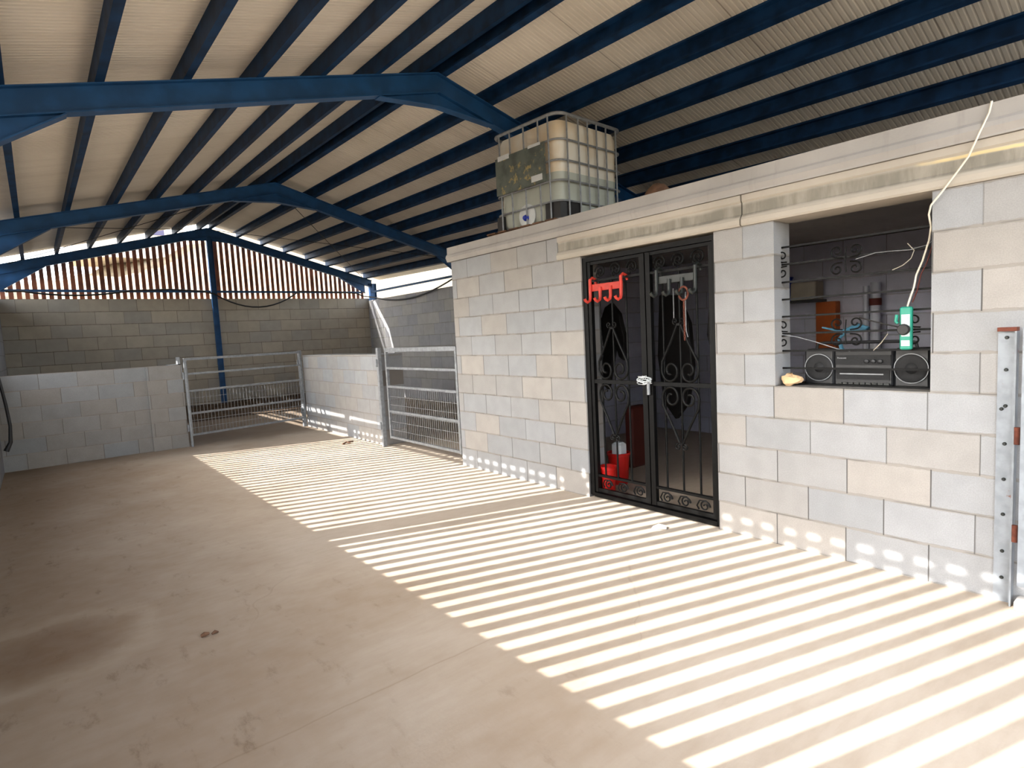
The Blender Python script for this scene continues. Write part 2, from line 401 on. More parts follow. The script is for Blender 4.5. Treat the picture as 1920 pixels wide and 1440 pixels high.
# portal frames (I sections)
def rafter(y, xa, xb, parent):
    b = MB(); d, fwid, tf, tw = .18, .095, .009, .007
    if xa > xb: xa, xb = xb, xa
    for lo, hi, half in ((-tf, 0, fwid/2), (-d, -d+tf, fwid/2), (-d+tf, -tf, tw/2)):
        vs = [(x, y+s*half, zr(x, y)+z) for x in (xa, xb) for s, z in ((-1, lo), (1, lo), (1, hi), (-1, hi))]
        b.add(vs, [(3, 2, 1, 0), (4, 5, 6, 7), (0, 1, 5, 4), (1, 2, 6, 5), (2, 3, 7, 6), (3, 0, 4, 7)])
    return b.build('rafter', M['blue'], parent)
def haunch(y, x0, x1, dep, parent, inner=None):
    """tapered web piece under the rafter with a bottom flange; dep at x0, 0 at x1"""
    b = MB(); zb = lambda x: zr(x, y)-.18
    A = [(x0, zb(x0)), (x1, zb(x1)), (x0, zb(x0)-dep)]
    b.prism(A, y-.004, y+.004, lambda u, v, d: (u, d, v))
    b.bar((x0, y, zb(x0)-dep), (x1, y, zb(x1)-.004), .095, .009)
    return b.build('haunch', M['blue'], parent)
def icolumn(x, y, z0, z1, parent, name='column', d=.18, fl=.095):
    b = MB(); t = .009
    b.box(x-d/2, x-d/2+t, y-fl/2, y+fl/2, z0, z1); b.box(x+d/2-t, x+d/2, y-fl/2, y+fl/2, z0, z1); b.box(x-d/2, x+d/2, y-.0035, y+.0035, z0, z1)
    return b.build(name, M['blue'], parent)
for y, lab in ((3.4, 'nearest blue steel roof frame, spanning above the water tank'), (8.12, 'middle blue steel roof frame, meeting the far corner of the block room'), (YC-.1, 'farthest blue steel roof frame against the slatted gable')):
    fr = empty('portal_frame', (RX, y, 0), lab, 'roof frame', 'blue steel frames carrying the roof')
    rafter(y, XS+.06, RX, fr); rafter(y, RX, XR+.08, fr)
    haunch(y, XS+.15, -3.2, .17+.12, fr); haunch(y, XR-.12, 2.55, .2 if y > 8.5 else .29, fr)
    if y < 12:
        for s in (-1, 1): haunch(y, RX, RX+s*.62, .12, fr)
    else:
        b = MB(); b.prism([(RX-.5, zr(RX-.5, y)-.17), (RX, zr(RX, y)-.17), (RX+.5, zr(RX+.5, y)-.17), (RX+.02, zr(RX, y)-.27), (RX-.02, zr(RX, y)-.27)], y-.004, y+.004, lambda u, v, d: (u, d, v)); b.build('haunch', M['blue'], fr)
        icolumn(RX+.02, y, .2, zr(RX, y)-.2, fr, 'column', .11, .07)
    icolumn(XS+.01, y, 0, zr(XS, y)-.1, fr); icolumn(XR+.095, y, 0, zr(XR, y)-.1, fr)

# bracing rods in the far bay
k = 0
for (a, b_, txt) in (((XL+.2, 8.3), (RX-.1, 12.6), 'left slope, rising towards the gable'), ((RX-.1, 8.3), (XL+.2, 12.6), 'left slope, falling towards the gable'),
                     ((XR-.2, 8.3), (RX+.1, 12.6), 'right slope, rising towards the gable'), ((RX+.1, 8.3), (XR-.2, 12.6), 'right slope, falling towards the gable')):
    b = MB().tube([(a[0], a[1], zr(*a)-.03), (b_[0], b_[1], zr(*b_)-.03)], .006, 6)
    tag(b.build('brace_rod', M['iron']), 'thin brace rod in the far bay, '+txt, 'rod', 'brace rods under the far roof bay')

# walls
struct(MB().box(XL, XR+.2, YC, YC+.14, 0, 2.505).build('wall_back', M['blk_back']), 'buff concrete block wall closing the far end')
struct(MB().box(-4.13, XL, -2.3, 8.12, 0, 1.235).box(-4.13, XL, 8.12, 12.94, 0, 2.47).build('wall_left', M['blk_side']))
b = MB().box(XR, XR+.2, 3.9, YC+.14, 0, 2.45).box(XR, XR+.2, -2.3, 3.9, 0, 2.86)
struct(b.build('wall_right', M['blk_side']), 'grey concrete block wall along the right side')
# the block room
b = MB().box(0, .2, 2.263, 3.88, 0, 2.19).box(0, .2, 2.0, 2.263, 0, 2.0).box(0, .2, .4, .8, 0, 2.0).box(0, .2, -.4, .4, 0, 1.0).box(0, .2, -2.3, -.4, 0, 2.0)
struct(b.build('wall_front', M['blk_main']), 'pale grey block wall of the storage room')
b = MB().box(.2, XR, 3.68, 3.88, 0, 2.19).box(3.1, XR, -2.3, 3.68, 0, 2.19).box(.2, 3.1, -2.3, -2.1, 0, 2.19)
struct(b.build('wall_inner', M['blk_room']), 'dark inner block walls of the storage room')
# low pen walls
b = MB().box(XL, -2.33, 8.21, 8.41, 0, 1.2).box(-2.33, -1.885, 8.165, 8.41, 0, 1.2)
struct(b.build('wall_pen_left', M['blk_low']), 'low grey block wall with a pier beside the far pen gate')
struct(MB().box(0, .34, 5.71, 8.56, 0, 1.22).build('wall_pen_right', M['blk_low2']), 'low pale block wall between the two pen gates')

# slab edge and lintels
b = MB(); prof = [(-.02, 2.205), (-.035, 2.235), (-.028, 2.26), (-.012, 2.275), (-.012, 2.345), (3.3, 2.345), (3.3, 2.195), (-.02, 2.195)]
b.prism(prof, -2.3, 3.93, lambda u, v, d: (u, d, v))
o = b.build('roof_slab', M['slab']); tag(o, 'pale concrete slab edge roofing the block room', 'slab')
def lintel(y0, y1, lab):
    b = MB(); prof = [(.21, 2.0), (.21, 2.192), (-.006, 2.192), (-.006, 2.155), (.004, 2.145), (.004, 2.075), (-.012, 2.055), (-.02, 2.04), (-.02, 2.012), (-.012, 2.002)]
    b.prism(prof, y0, y1, lambda u, v, d: (u, d, v))
    tag(b.build('concrete_lintel', M['lintel']), lab, 'lintel', 'lintels over the openings')
lintel(.607, 2.258, 'stained concrete lintel over the iron door'); lintel(-2.3, .598, 'stained concrete lintel over the window, yellow drips')

# ------------------------------------------------------------------ slatted screens and girts
def girt(a, b_, lab, w_=.04):
    b = MB().bar(a, b_, w_, .045); tag(b.build('girt', M['blue']), lab, 'steel tube', 'blue tubes along the wall tops')
girt((XL, YC-.06, 2.655), (RX-.04, YC-.06, 2.655), 'blue steel tube across the slatted gable, left of the post')
girt((RX+.08, YC-.06, 2.655), (XR-.19, YC-.06, 2.655), 'blue steel tube across the slatted gable, right of the post')
girt((XR+.03, 8.2, 2.655), (XR+.03, YC-.2, 2.655), 'blue steel tube over the right wall in the bright opening')
girt((XS+.05, 8.17, 2.612), (XS+.05, YC-.2, 2.612), 'blue steel tube over the left wall of the far bay', .03)
girt((XS+.05, 3.46, 2.612), (XS+.05, 8.07, 2.612), 'blue steel tube behind the slats of the middle bay', .03)
girt((XS+.05, -2.3, 2.612), (XS+.05, 3.34, 2.612), 'blue steel tube behind the slats of the near bay', .03)
for (y0, y1, lab) in ((-2.3, 3.34, 'near'), (3.46, 8.07, 'middle'), (8.17, YC-.2, 'far')):
    o = MB().box(XS-.05, XS-.01, y0, y1, 2.735, 2.875).build('eave_beam', M['blue']) if y0 < 8 else MB().box(XS-.05, XS-.01, y0, y1, 2.74, 2.875).build('eave_beam', M['blue'])
    tag(o, 'blue eave beam closing the top of the left side, '+lab+' bay', 'beam', 'blue eave beams on the left side')
def slat_mesh(h, wdt, across):
    b = MB()
    # thin flat strip
    pr = [(-wdt/2, 0), (-wdt/2, .003), (wdt/2, .003), (wdt/2, 0)]
    if across == 'x': b.prism(pr, 0, h, lambda u, v, d: (u, v, d))
    else: b.prism(pr, 0, h, lambda u, v, d: (-v, u, d))
    return b
gs = empty('gable_screen', (RX, YC+.16, 2.5), 'screen of brown upright slats filling the far gable', 'slatted screen')
x = -3.86; i = 0
while x < XR-.05:
    top = zr(x, YC)-.10; ww = .071 if i % 9 != 4 else .08
    if top > 2.56:
        o = slat_mesh(top-2.44, ww*random.uniform(.92, 1.1), 'x').build('slat', M['slat'], gs); o.matrix_parent_inverse = Matrix(); o.location = (x-RX, random.uniform(-.004, .004), -.06)
    x += .1185; i += 1
def side_screen(y0, y1, n, lab, wd=.072):
    p = empty('side_screen', (XS-.03, (y0+y1)/2, 1.235), lab, 'slatted screen', 'slatted screens on the left side')
    for i in range(n):
        y = y0+(y1-y0)*(i+.5)/n
        ww = wd*random.uniform(.9, 1.12)
        if abs(y-3.4) < .17: ww = .13
        o = slat_mesh(2.76-1.245, ww, 'y').build('slat', M['slat'], p); o.matrix_parent_inverse = Matrix(); o.location = (0, y-(y0+y1)/2, .01)
side_screen(3.34, 8.1, 34, 'screen of upright slats on the left side, middle bay')
side_screen(-2.3, 3.31, 40, 'screen of upright slats on the left side, near bay')

# ------------------------------------------------------------------ outside
g_ = MB()
nx, ny = 60, 60; vs = []
def gh(x, y):
    h = -.25
    d = max(0, y-18); h += min(d*.2, 8.2)*(1+.25*math.sin(x*.17)+.12*math.sin(x*.6+y*.4))
    d = max(0, x-6.5); h += min(d*.55, 3.4)*(1+.15*math.sin(y*.3))*(1 if y < 40 else 1)
    return h
for j in range(ny+1):
    for i in range(nx+1):
        x = -70+150*i/nx; y = -40+140*j/ny; vs.append((x, y, gh(x, y)))
fs = [(j*(nx+1)+i, j*(nx+1)+i+1, (j+1)*(nx+1)+i+1, (j+1)*(nx+1)+i) for j in range(ny) for i in range(nx)]
o = g_.add(vs, fs).build('hillside', M['hill'], smooth=True); o['kind'] = 'structure'; o['label'] = 'dry sunlit hillside outside the shed'; o['category'] = 'ground'
def house(x, y, w_, d, h, lab):
    z = gh(x, y)-.6; e = empty('house', (x, y, z), lab, 'house', 'houses seen through the gable slats')
    b = MB().box(-w_/2, w_/2, -d/2, d/2, 0, h); o = b.build('house_wall', M['render'], e); o.matrix_parent_inverse = Matrix()
    b = MB().prism([(-w_/2-.4, h), (w_/2+.4, h), (0, h+w_*.2)], -d/2-.3, d/2+.3, lambda u, v, q: (u, q, v)); o2 = b.build('house_roof', M['tile'], e); o2.matrix_parent_inverse = Matrix()
    for k in (-1, 1):
        b = MB().box(k*w_/4-.5, k*w_/4+.5, -d/2-.06, -d/2, h*.45, h*.45+1.1); o3 = b.build('shutter', M['shutter'], e); o3.matrix_parent_inverse = Matrix()
house(3.5, 60, 8, 7, 4.4, 'cream house with a tiled roof glimpsed right of the gable post')
house(-12.5, 52, 9, 8, 3.6, 'cream house with a tiled roof glimpsed at the left of the gable')
for (x, y, r_, lab) in ((-5.5, 24, 1.3, 'olive bush glimpsed through the left gable slats'), (7.6, 11.4, .8, 'olive bush glimpsed over the right wall')):
    b = MB(); vs = []; n = 1400
    rr = random.Random(3)
    fs = []
    for k in range(n):
        a, c, q = rr.uniform(0, 2*PI), rr.uniform(-1, 1), rr.uniform(.6, 1)*r_
        s_ = math.sqrt(1-c*c); p = Vector((x+q*s_*math.cos(a), y+q*s_*math.sin(a), gh(x, y)+r_*.8+q*c))
        u = Vector((rr.gauss(0, 1), rr.gauss(0, 1), rr.gauss(0, 1))).normalized(); v = u.orthogonal().normalized()*.05*r_; u = u*.09*r_
        vs += [p-u, p+v, p+u, p-v]; fs.append((4*k, 4*k+1, 4*k+2, 4*k+3))
    b.add(vs, fs); tag(b.build('bush', M['leaf']), lab, 'bush')

# ------------------------------------------------------------------ hose along the girts
pts = []
yb = YC-.13
pts += [(XL+.12, yb, 2.63)]+sag((-3.6, yb, 2.64), (-1.9, yb, 2.66), .085)[0:]
pts += [(-1.2, yb, 2.69), (-.6, yb, 2.66)]+sag((-.36, yb-.02, 2.60), (1.5, yb, 2.67), .33)+[(2.2, yb, 2.66)]+[(2.95, yb, 2.63), (3.12, yb-.04, 2.55)]
pts += sag((3.27, YC-.45, 2.50), (3.27, 8.6, 2.62), .22)
o = MB().tube(pts, .016, 8).build('hose', M['hose']); tag(o, 'black hose sagging along the blue tubes of the far walls', 'hose')
# second hose hanging down the left wall
pts = [(-3.905, 7.9, 2.2), (-3.90, 7.9, 1.8), (-3.89, 7.92, 1.45), (-3.86, 7.95, 1.15), (-3.83, 7.96, .85), (-3.815, 7.97, .6), (-3.83, 7.96, .4), (-3.88, 7.94, .3)]
o = MB().tube(pts, [.009, .010, .012, .016, .018, .018, .022, .03], 10).build('hanging_hose', M['hose']); tag(o, 'thick black hose hanging down the left wall beside the low pen wall', 'hose')

# ------------------------------------------------------------------ pen gates
def pen_gate(a, b_, z0, z1, rails, lab, dense, toprail=.035):
    a = Vector(a); b_ = Vector(b_); e = empty('pen_gate', (a.x, a.y, 0), lab, 'gate', 'galvanised pen gates')
    d = (b_-a).normalized(); L = (b_-a).length
    P = lambda t, z: (a.x+d.x*t, a.y+d.y*t, z)
    for t in (0, L): MB().bar(P(t, z0), P(t, z1), .035, .035, (d.x, d.y, 0)).build('stile', M['galv'], e)
    for i, z in enumerate(rails):
        h = toprail if i == 0 else .028
        MB().bar(P(.017, z), P(L-.017, z), .032, h).build('rail', M['galv'], e)
    b = MB(); n = int(L/dense)
    for i in range(1, n): b.bar(P(L*i/n, rails[-1]), P(L*i/n, rails[2]), .004, .004, (d.x, d.y, 0))
    z = rails[-1]+.1
    while z < rails[2]-.03:
        b.bar(P(.02, z), P(L-.02, z), .005, .005); z += .11
    b.build('wire_mesh', M['galv'], e)
    return e
pen_gate((-1.84, 8.17), (-.06, 8.50), .15, 1.29, [1.275, 1.06, .81, .48, .165], 'galvanised pen gate between the two low block walls', .05)
pen_gate((.03, 3.93), (.03, 5.56), .11, 1.30, [1.275, 1.04, .80, .475, .13], 'galvanised pen gate beside the corner of the block room', .045, .05)
def post(x, y, h, lab, s=.055):
    e = empty('gate_post', (x, y, 0), lab, 'post', 'galvanised posts of the pen gates')
    MB().box(x-s/2, x+s/2, y-s/2, y+s/2, 0, h).build('tube', M['galv'], e, bevel=.004)
    for z in (.28, h-.2): MB().tube([(x-s/2-.012, y, z-.05), (x-s/2-.012, y, z+.05)], .012, 8).build('hinge', M['galv'], e)
post(-.035, 8.60, 1.30, 'galvanised post at the far end of the low pale wall')
post(-.03, 5.66, 1.31, 'galvanised post at the near end of the low pale wall')
post(-1.855, 8.115, 1.24, 'slim galvanised post on the end of the left pen wall', .03)
b = MB().box(-2.06, -1.9, 8.17, 8.30, 1.2, 1.212).box(-1.93, -1.90, 8.17, 8.30, 1.2, 1.31)
tag(b.build('steel_bracket', M['galv']), 'bright steel angle bracket on top of the left pen wall pier', 'bracket')

# ------------------------------------------------------------------ iron door
def spiral(cy, cz, r0, turns, a0, sgn=1, x=.03, n=26, shrink=.78):
    out = []
    for i in range(n+1):
        t = i/n; r = r0*(1-shrink*t); a = a0+sgn*2*PI*turns*t; out.append((x, cy+r*math.cos(a), cz+r*math.sin(a)))
    return out
fr = empty('door_frame', (.04, 1.4, 0), 'black steel frame around the wrought iron double door', 'door frame')
b = MB().box(.015, .075, 1.955, 2.0, .02, 1.985).build('jamb', M['iron'], fr)
MB().box(.015, .075, .8, .822, .02, 1.985).build('jamb', M['iron'], fr)
MB().box(.015, .075, .822, 1.955, 1.95, 1.985).build('head', M['iron'], fr)
MB().box(.012, .075, .822, 1.955, .012, .045).build('threshold', M['iron'], fr)
def leaf(y0, y1, lab, heart, centre_w):
    e = empty('iron_gate_leaf', (.04, y0, 0), lab, 'door', 'leaves of the wrought iron door')
    X0, X1 = .022, .058
    zb, zt = .055, 1.945
    for (a, c) in ((y0, y0+.03), (y1-centre_w, y1)) if y0 < 1.0 else ((y0, y0+centre_w), (y1-.03, y1)):
        MB().box(X0, X1, a, c, zb, zt).build('stile', M['iron'], e)
    for z, h in ((zb, .03), (.185, .018), (.965, .03), (1.785, .018), (zt-.022, .022)): MB().box(X0+.004, X1-.004, y0+.02, y1-.02, z, z+h).build('rail', M['iron'], e)
    ci, cj = (y0+.04, y1-centre_w) if y0 < 1.0 else (y0+centre_w, y1-.04)
    bars = heart
    for y in bars: MB().tube([(.04, y, .19), (.04, y, 1.79)], .0075, 8).build('bar', M['iron'], e)
    # hearts above and below the middle rail
    cy = bars[1]; hw = abs(bars[0]-bars[2])/2+.012
    x = .024
    for s, z0 in ((1, 1.01), (-1, .955)):
        top = .43
        b = MB()
        for k in (-1, 1):
            c = (cy+k*hw*.5, z0+s*.07)
            # lobe: from the straight side round and curl inwards
            pts = [(x, cy+k*.012, z0+s*(top-.03)), (x, cy+k*hw*.5, z0+s*(top*.62)), (x, cy+k*hw*.97, z0+s*(.135))]
            for i in range(0, 30):
                t = i/29; a = (0 if k > 0 else PI)+(-k*s)*t*2.9*PI/1.0*.9
                r = hw*.5*(1-.74*t)
                pts.append((x, c[0]+r*math.cos(a)*1.0, c[1]+r*1.15*math.sin(a)+(0)))
            b.tube(pts, .009, 8)
        b.build('heart_scroll', M['iron'], e)
        b = MB()
        for k in (-1, 1): b.tube(spiral(cy+k*.026, z0+s*(top-.005), .024, 1.15, -PI/2*s, k*s, x-.004, 20), .006, 8)
        b.box(x-.012, x+.006, cy-.014, cy+.014, z0+s*(top-.03)-.008, z0+s*(top-.03)+.008)
        b.build('finial_scroll', M['iron'], e)
    # S scrolls between the top rails and the bottom rails
    n = 3
    for i in range(n):
        cyy = ci+(cj-ci)*(i+.5)/n; rr = (cj-ci)/n*.36
        b = MB().tube(spiral(cyy, 1.862, min(rr, .055), 1.6, 0, 1, .04, 30, .8), .0065, 8)
        b.tube(spiral(cyy+.02, 1.83, .03, .8, PI, -1, .04, 14, .5), .005, 8); b.build('top_scroll', M['iron'], e)
        b = MB().tube(spiral(cyy-.012, .125, .042, 1.5, PI, -1, .04, 26, .8), .0055, 8).tube([(.04, cyy-.05, .125), (.04, cyy-.02, .165), (.04, cyy+.03, .16), (.04, cyy+.052, .12), (.04, cyy+.035, .095)], .0055, 8)
        b.build('bottom_scroll', M['iron'], e)
    return e
lf = leaf(1.385, 1.95, 'left leaf of the black wrought iron door, red hooks hang on it', [1.845, 1.715, 1.575], .045)
rf = leaf(.827, 1.375, 'right leaf of the black wrought iron door, dark rack hangs on it', [1.24, 1.10, .96], .04)
MB().tube([(.0, 1.36, .99), (.0, 1.36, .90)], .012, 8).build('latch', M['galv'], rf)
b = MB()
rr = random.Random(5)
for k in range(7):
    c = (.005, 1.40+rr.uniform(-.02, .02), 1.005+rr.uniform(-.012, .012)); a = rr.uniform(-.6, .6)
    pts = [(c[0]+.022*math.sin(t*3+k), c[1]+.05*math.cos(t), c[2]+.022*math.sin(t)+.4*a*.05*math.cos(t)) for t in [2*PI*i/14 for i in range(14)]]
    b.tube(pts, .0028, 6, closed=True)
tag(b.build('wire_tie', M['white']), 'white wire twisted round the middle of the iron door', 'wire tie')

# hook racks hanging on the door
def rack(y0, y1, ztop, zbar, mat, lab, nh=4, x=.0):
    e = empty('hook_rack', (x, (y0+y1)/2, zbar), lab, 'hook rack', 'hook racks hanging on the iron door')
    MB().box(x-.012, x+.004, y0, y1, zbar-.028, zbar+.028).build('back_bar', mat, e, bevel=.004)
    for i in range(nh):
        y = y0+(y1-y0)*i/(nh-1); end = i in (0, nh-1)
        zt = ztop if end else zbar
        pts = [(x-.02, y, zt), (x-.022, y, zbar-.02), (x-.022, y, zbar-.075), (x-.03, y, zbar-.10), (x-.05, y+.006, zbar-.112), (x-.068, y+.012, zbar-.10), (x-.075, y+.014, zbar-.085)]
        if end: pts = [(x+.05, y, zt-.03), (x+.04, y, zt+.005), (x+.005, y, zt+.015)]+pts
        MB().tube(pts, .0125, 8).build('hook', mat, e)
rack(1.57, 1.885, 1.80, 1.735, M['orange_red'], 'red orange plastic hook rack hung on the left door leaf')
rack(.93, 1.245, 1.80, 1.73, M['rack'], 'dark hook rack hung on the right door leaf')
e = empty('rusty_ring', (-.03, 1.015, 1.6), 'rusty ring with a hanging chain on the right door leaf', 'ring')
MB().tube([(-.03, 1.018+.036*math.cos(t), 1.62+.045*math.sin(t)) for t in [2*PI*i/20 for i in range(20)]], .007, 8, closed=True).build('ring', M['rust'], e)
b = MB()
for i in range(16):
    z = 1.57-.0175*i; b.tube([(-.03+(.006*math.cos(t) if i % 2 else 0), 1.016+(0 if i % 2 else .006*math.cos(t)), z+.011*math.sin(t)) for t in [2*PI*j/8 for j in range(8)]], .0028, 5, closed=True)
b.build('chain', M['rust'], e)

# ------------------------------------------------------------------ window grille and things in the window
e = empty('window_grille', (.1, 0, 1), 'black iron grille of long bars with curled scrolls across the window', 'grille')
for z in (1.845, 1.741, 1.633, 1.528, 1.423, 1.318, 1.212, 1.105): MB().bar((.1, -.4, z), (.1, .405, z), .011, .011).build('bar', M['iron'], e)
MB().box(.118, .185, -.4, .4, 1.0, 1.008).build('sill_bar', M['iron'], e)
def scrolls(cy, cz, half=False):
    b = MB()
    for ky in ((1, -1) if not half else (1,)):
        for kz in (1, -1):
            b.tube(spiral(cy+ky*.048, cz+kz*.05, .036, 1.25, -PI/2*kz, ky*kz, .092, 22), .0045, 6)
            b.tube([(.092, cy+ky*.02, cz+kz*.012), (.092, cy+ky*.048, cz+kz*.014)], .0045, 6)
    if not half: b.tube([(.09, cy, cz-.07), (.09, cy+.006, cz), (.09, cy, cz+.07)], .004, 6)
    b.build('scroll', M['iron'], e)
scrolls(.03, 1.725); scrolls(.03, 1.318); scrolls(.345, 1.741, True); scrolls(.345, 1.318, True); scrolls(-.35, 1.318, True)
b = MB().box(.2, .5, -.42, .42, .965, .99); tag(b.build('shelf_board', M['wood']), 'wooden shelf board inside the window under the radio', 'shelf')

rd = empty('radio_cassette_player', (.27, -.005, .99), 'black twin-speaker radio cassette player standing on the window shelf', 'radio')
sbs = [MB().box(.205, .33, .14, .315, .99, 1.215, bev=.012).build('speaker_box', M['black'], rd, smooth=False),
MB().box(.205, .33, -.345, -.172, .99, 1.215, bev=.012).build('speaker_box', M['black'], rd, smooth=False)]
ct = MB().box(.202, .33, -.17, .138, .99, 1.207, bev=.008).build('centre_unit', M['black'], rd, smooth=False)
for cy, sbx in ((.226, sbs[0]), (-.259, sbs[1])):
    sp = MB().lathe([(.078, 0), (.078, .006), (.07, .010), (.03, .003), (.022, .008), (.004, .012)], (0, 0, 0), 32, 'X')
    b = MB(); b.sm = True
    b.add([(.204-v[0], cy+v[1], 1.103+v[2]) for v in sp.v], sp.f); s1 = b.build('speaker_cone', M['blackmesh'], sbx)
    MB().tube([(.196, cy+.081*math.cos(t), 1.103+.081*math.sin(t)) for t in [2*PI*i/36 for i in range(36)]], .0028, 6, closed=True).build('speaker_ring', M['silver'], sbx)
    MB().box(.198, .204, cy-.06, cy+.06, 1.004, 1.010).build('bass_slot', M['hose'], sbx)
MB().box(.197, .203, -.16, .13, 1.12, 1.178).build('tuner_panel', M['blackmesh'], ct)
MB().box(.197, .203, -.155, .125, 1.035, 1.095).build('tape_deck', M['blackmesh'], ct)
MB().box(.195, .198, -.125, .105, 1.064, 1.071).build('tape_window_trim', M['silver'], ct)
for i in range(9): MB().box(.19, .203, -.155+i*.031, -.13+i*.031, 1.002, 1.018).build('key', M['rack'], ct)
for i in range(3): MB().lathe([(.012, 0), (.012, -.012), (.009, -.014)], (.197, -.04-.035*i, 1.142), 14, 'X').build('knob', M['black'], ct)
MB().tube([(.27, .27, 1.2), (.27, .26, 1.245), (.27, .22, 1.25), (.27, -.22, 1.25), (.27, -.26, 1.245), (.27, -.27, 1.2)], .009, 8).build('handle', M['black'], rd)
def text(body, size, loc, rot, mat, parent, name):
    cu = bpy.data.curves.new(name, 'FONT'); cu.body = body; cu.size = size; cu.extrude = .0006
    t = bpy.data.objects.new(name, cu); COL.objects.link(t); cu.materials.append(mat)
    t.matrix_parent_inverse = Matrix()
    bpy.context.view_layer.update()
    me = bpy.data.meshes.new_from_object(t.evaluated_get(bpy.context.evaluated_depsgraph_get()))
    bpy.data.objects.remove(t); bpy.data.curves.remove(cu)
    o = bpy.data.objects.new(name, me); COL.objects.link(o); o.parent = parent; o.location = loc; o.rotation_euler = rot
    if not me.materials: me.materials.append(mat)
    return o
text('Panasonic', .013, (.1965, .12, 1.157), (PI/2, 0, -PI/2), M['silver'], ct, 'lettering')

b = MB(); rr = random.Random(11); vs = []; n = 12
for i in range(7):
    ph = PI*i/6
    for j in range(n):
        a = 2*PI*j/n; q = 1+rr.uniform(-.16, .16); vs.append((.06+.05*math.sin(ph)*math.cos(a)*q, .325+.062*math.sin(ph)*math.sin(a)*q, 1.0+max(0, .037-.040*math.cos(ph)*q*(1 if math.sin(a) > 0 else .75))))
fs = [(i*n+j, i*n+(j+1) % n, (i+1)*n+(j+1) % n, (i+1)*n+j) for i in range(6) for j in range(n)]
b.add(vs, fs); o = b.build('stone', M['stone'], smooth=False); tag(o, 'sandy stone lying on the left end of the window sill', 'stone')

# power strip on its white cord
ps = empty('power_strip', (.05, -.275, 1.33), 'teal and white power strip hanging in the window on a white cord', 'power strip')
bd = MB().box(.03, .062, -.307, -.252, 1.215, 1.44, bev=.006).build('body', M['green'], ps, smooth=False)
MB().box(.026, .034, -.300, -.262, 1.235, 1.40).build('socket_face', M['white'], bd)
MB().box(.024, .031, -.303, -.259, 1.265, 1.285).build('socket_divider', M['green'], bd)
for z in (1.385, 1.31): MB().lathe([(.014, 0), (.014, -.006), (.011, -.008)], (.027, -.281, z), 16, 'X').build('socket', M['pvc'], ps)
MB().lathe([(.026, 0), (.03, -.02), (.024, -.034)], (.024, -.279, 1.322), 18, 'X').build('plug', M['rubber'], ps)
MB().tube([(.03, -.24, 1.40), (.03, -.236, 1.365), (.03, -.246, 1.355)], .008, 6).build('clip', M['green'], ps)
pts = [(-.016, -.628, 2.35), (-.03, -.622, 2.30), (-.035, -.59, 2.22), (-.04, -.55, 2.12), (-.04, -.50, 2.05), (-.034, -.45, 1.985), (-.02, -.40, 1.93), (.0, -.386, 1.89), (.03, -.388, 1.83), (.05, -.375, 1.77), (.06, -.345, 1.67), (.06, -.318, 1.60), (.055, -.31, 1.54), (.05, -.29, 1.47), (.05, -.28, 1.43)]
MB().tube(pts, .0045, 8).build('cord', M['cord'], ps)
pts = [(.075, -.388, 1.83), (.08, -.38, 1.74), (.075, -.36, 1.66), (.07, -.335, 1.60), (.07, -.32, 1.52), (.065, -.30, 1.46)]
tag(MB().tube(pts, .003, 6).build('thin_wire', M['clamp']), 'thin reddish wire beside the white cord in the window', 'wire')
pts = [(.08, .40, 1.315), (.085, .30, 1.295), (.085, .2, 1.265), (.1, .08, 1.22), (.12, .02, 1.205)]
tag(MB().tube(pts, .0028, 6).build('loose_wire', M['galv']), 'loose wire slanting from the left jamb down to the radio', 'wire')
pts = [(.085, -.04, 1.395), (.07, -.15, 1.36), (.06, -.27, 1.325)]
tag(MB().tube(pts, .004, 6).build('plug_lead', M['rubber']), 'dark lead reaching left from the plug in the power strip', 'wire')
pts = [(.085, -.02, 1.72), (.082, -.12, 1.742), (.08, -.2, 1.74), (.082, -.28, 1.735), (.085, -.36, 1.75), (.09, -.39, 1.78)]
tag(MB().tube(pts, .0022, 6).build('grille_wire', M['galv']), 'wire tangled along the upper bars at the right of the window', 'wire')
# cobwebbed scraps of twine on the bars
for (pp, lab) in (([(.09, -.27, 1.77), (.088, -.3, 1.73), (.09, -.285, 1.69), (.088, -.25, 1.66), (.09, -.2, 1.64)], 'pale twine knotted on the upper right bars of the window'),
                  ([(.09, -.18, 1.30), (.08, -.15, 1.25), (.09, -.11, 1.21)], 'short twine hanging left of the power strip')):
    tag(MB().tube(pp, .0025, 5).build('twine', M['beige']), lab, 'twine')

# ------------------------------------------------------------------ things inside the room
def bucket(x, y, r, h, mat, lab):
    e = empty('bucket', (x, y, 0), lab, 'bucket', 'red buckets inside the door')
    MB().lathe([(r*.78, .0), (r*.8, .004), (r, h), (r*1.06, h), (r*1.06, h-.018), (r*1.02, h-.02)], (x, y, .002), 28).build('pail', mat, e)
    MB().tube([(x+r*1.03*math.cos(t), y+r*1.03*math.sin(t), h+.002) for t in [2*PI*i/28 for i in range(28)]], .006, 6, closed=True).build('rim', mat, e)
bucket(.50, 2.10, .10, .28, M['red'], 'larger red bucket inside the door with a white bag in it')
bucket(.135, 1.905, .066, .25, M['red'], 'smaller red bucket in the doorway at the left jamb')
b = MB(); b.box(.45, .56, 2.04, 2.15, .2, .38, bev=.02); tag(b.build('white_bag', M['white']), 'crumpled white bag standing in the larger red bucket', 'bag')
e = empty('back_shelf', (2.9, 1.5, 1.6), 'dark shelf on the back wall of the room, seen through the window', 'shelf')
MB().box(2.75, 3.1, 1.36, 2.2, 1.575, 1.60).build('board', M['rack'], e)
tag(MB().lathe([(.085, 0), (.10, .24), (.108, .25), (.108, .26)], (2.93, 1.75, 1.60), 20).build('blue_tub', M['bluebin']), 'bright blue tub on the back shelf, at the left edge of the window', 'tub')
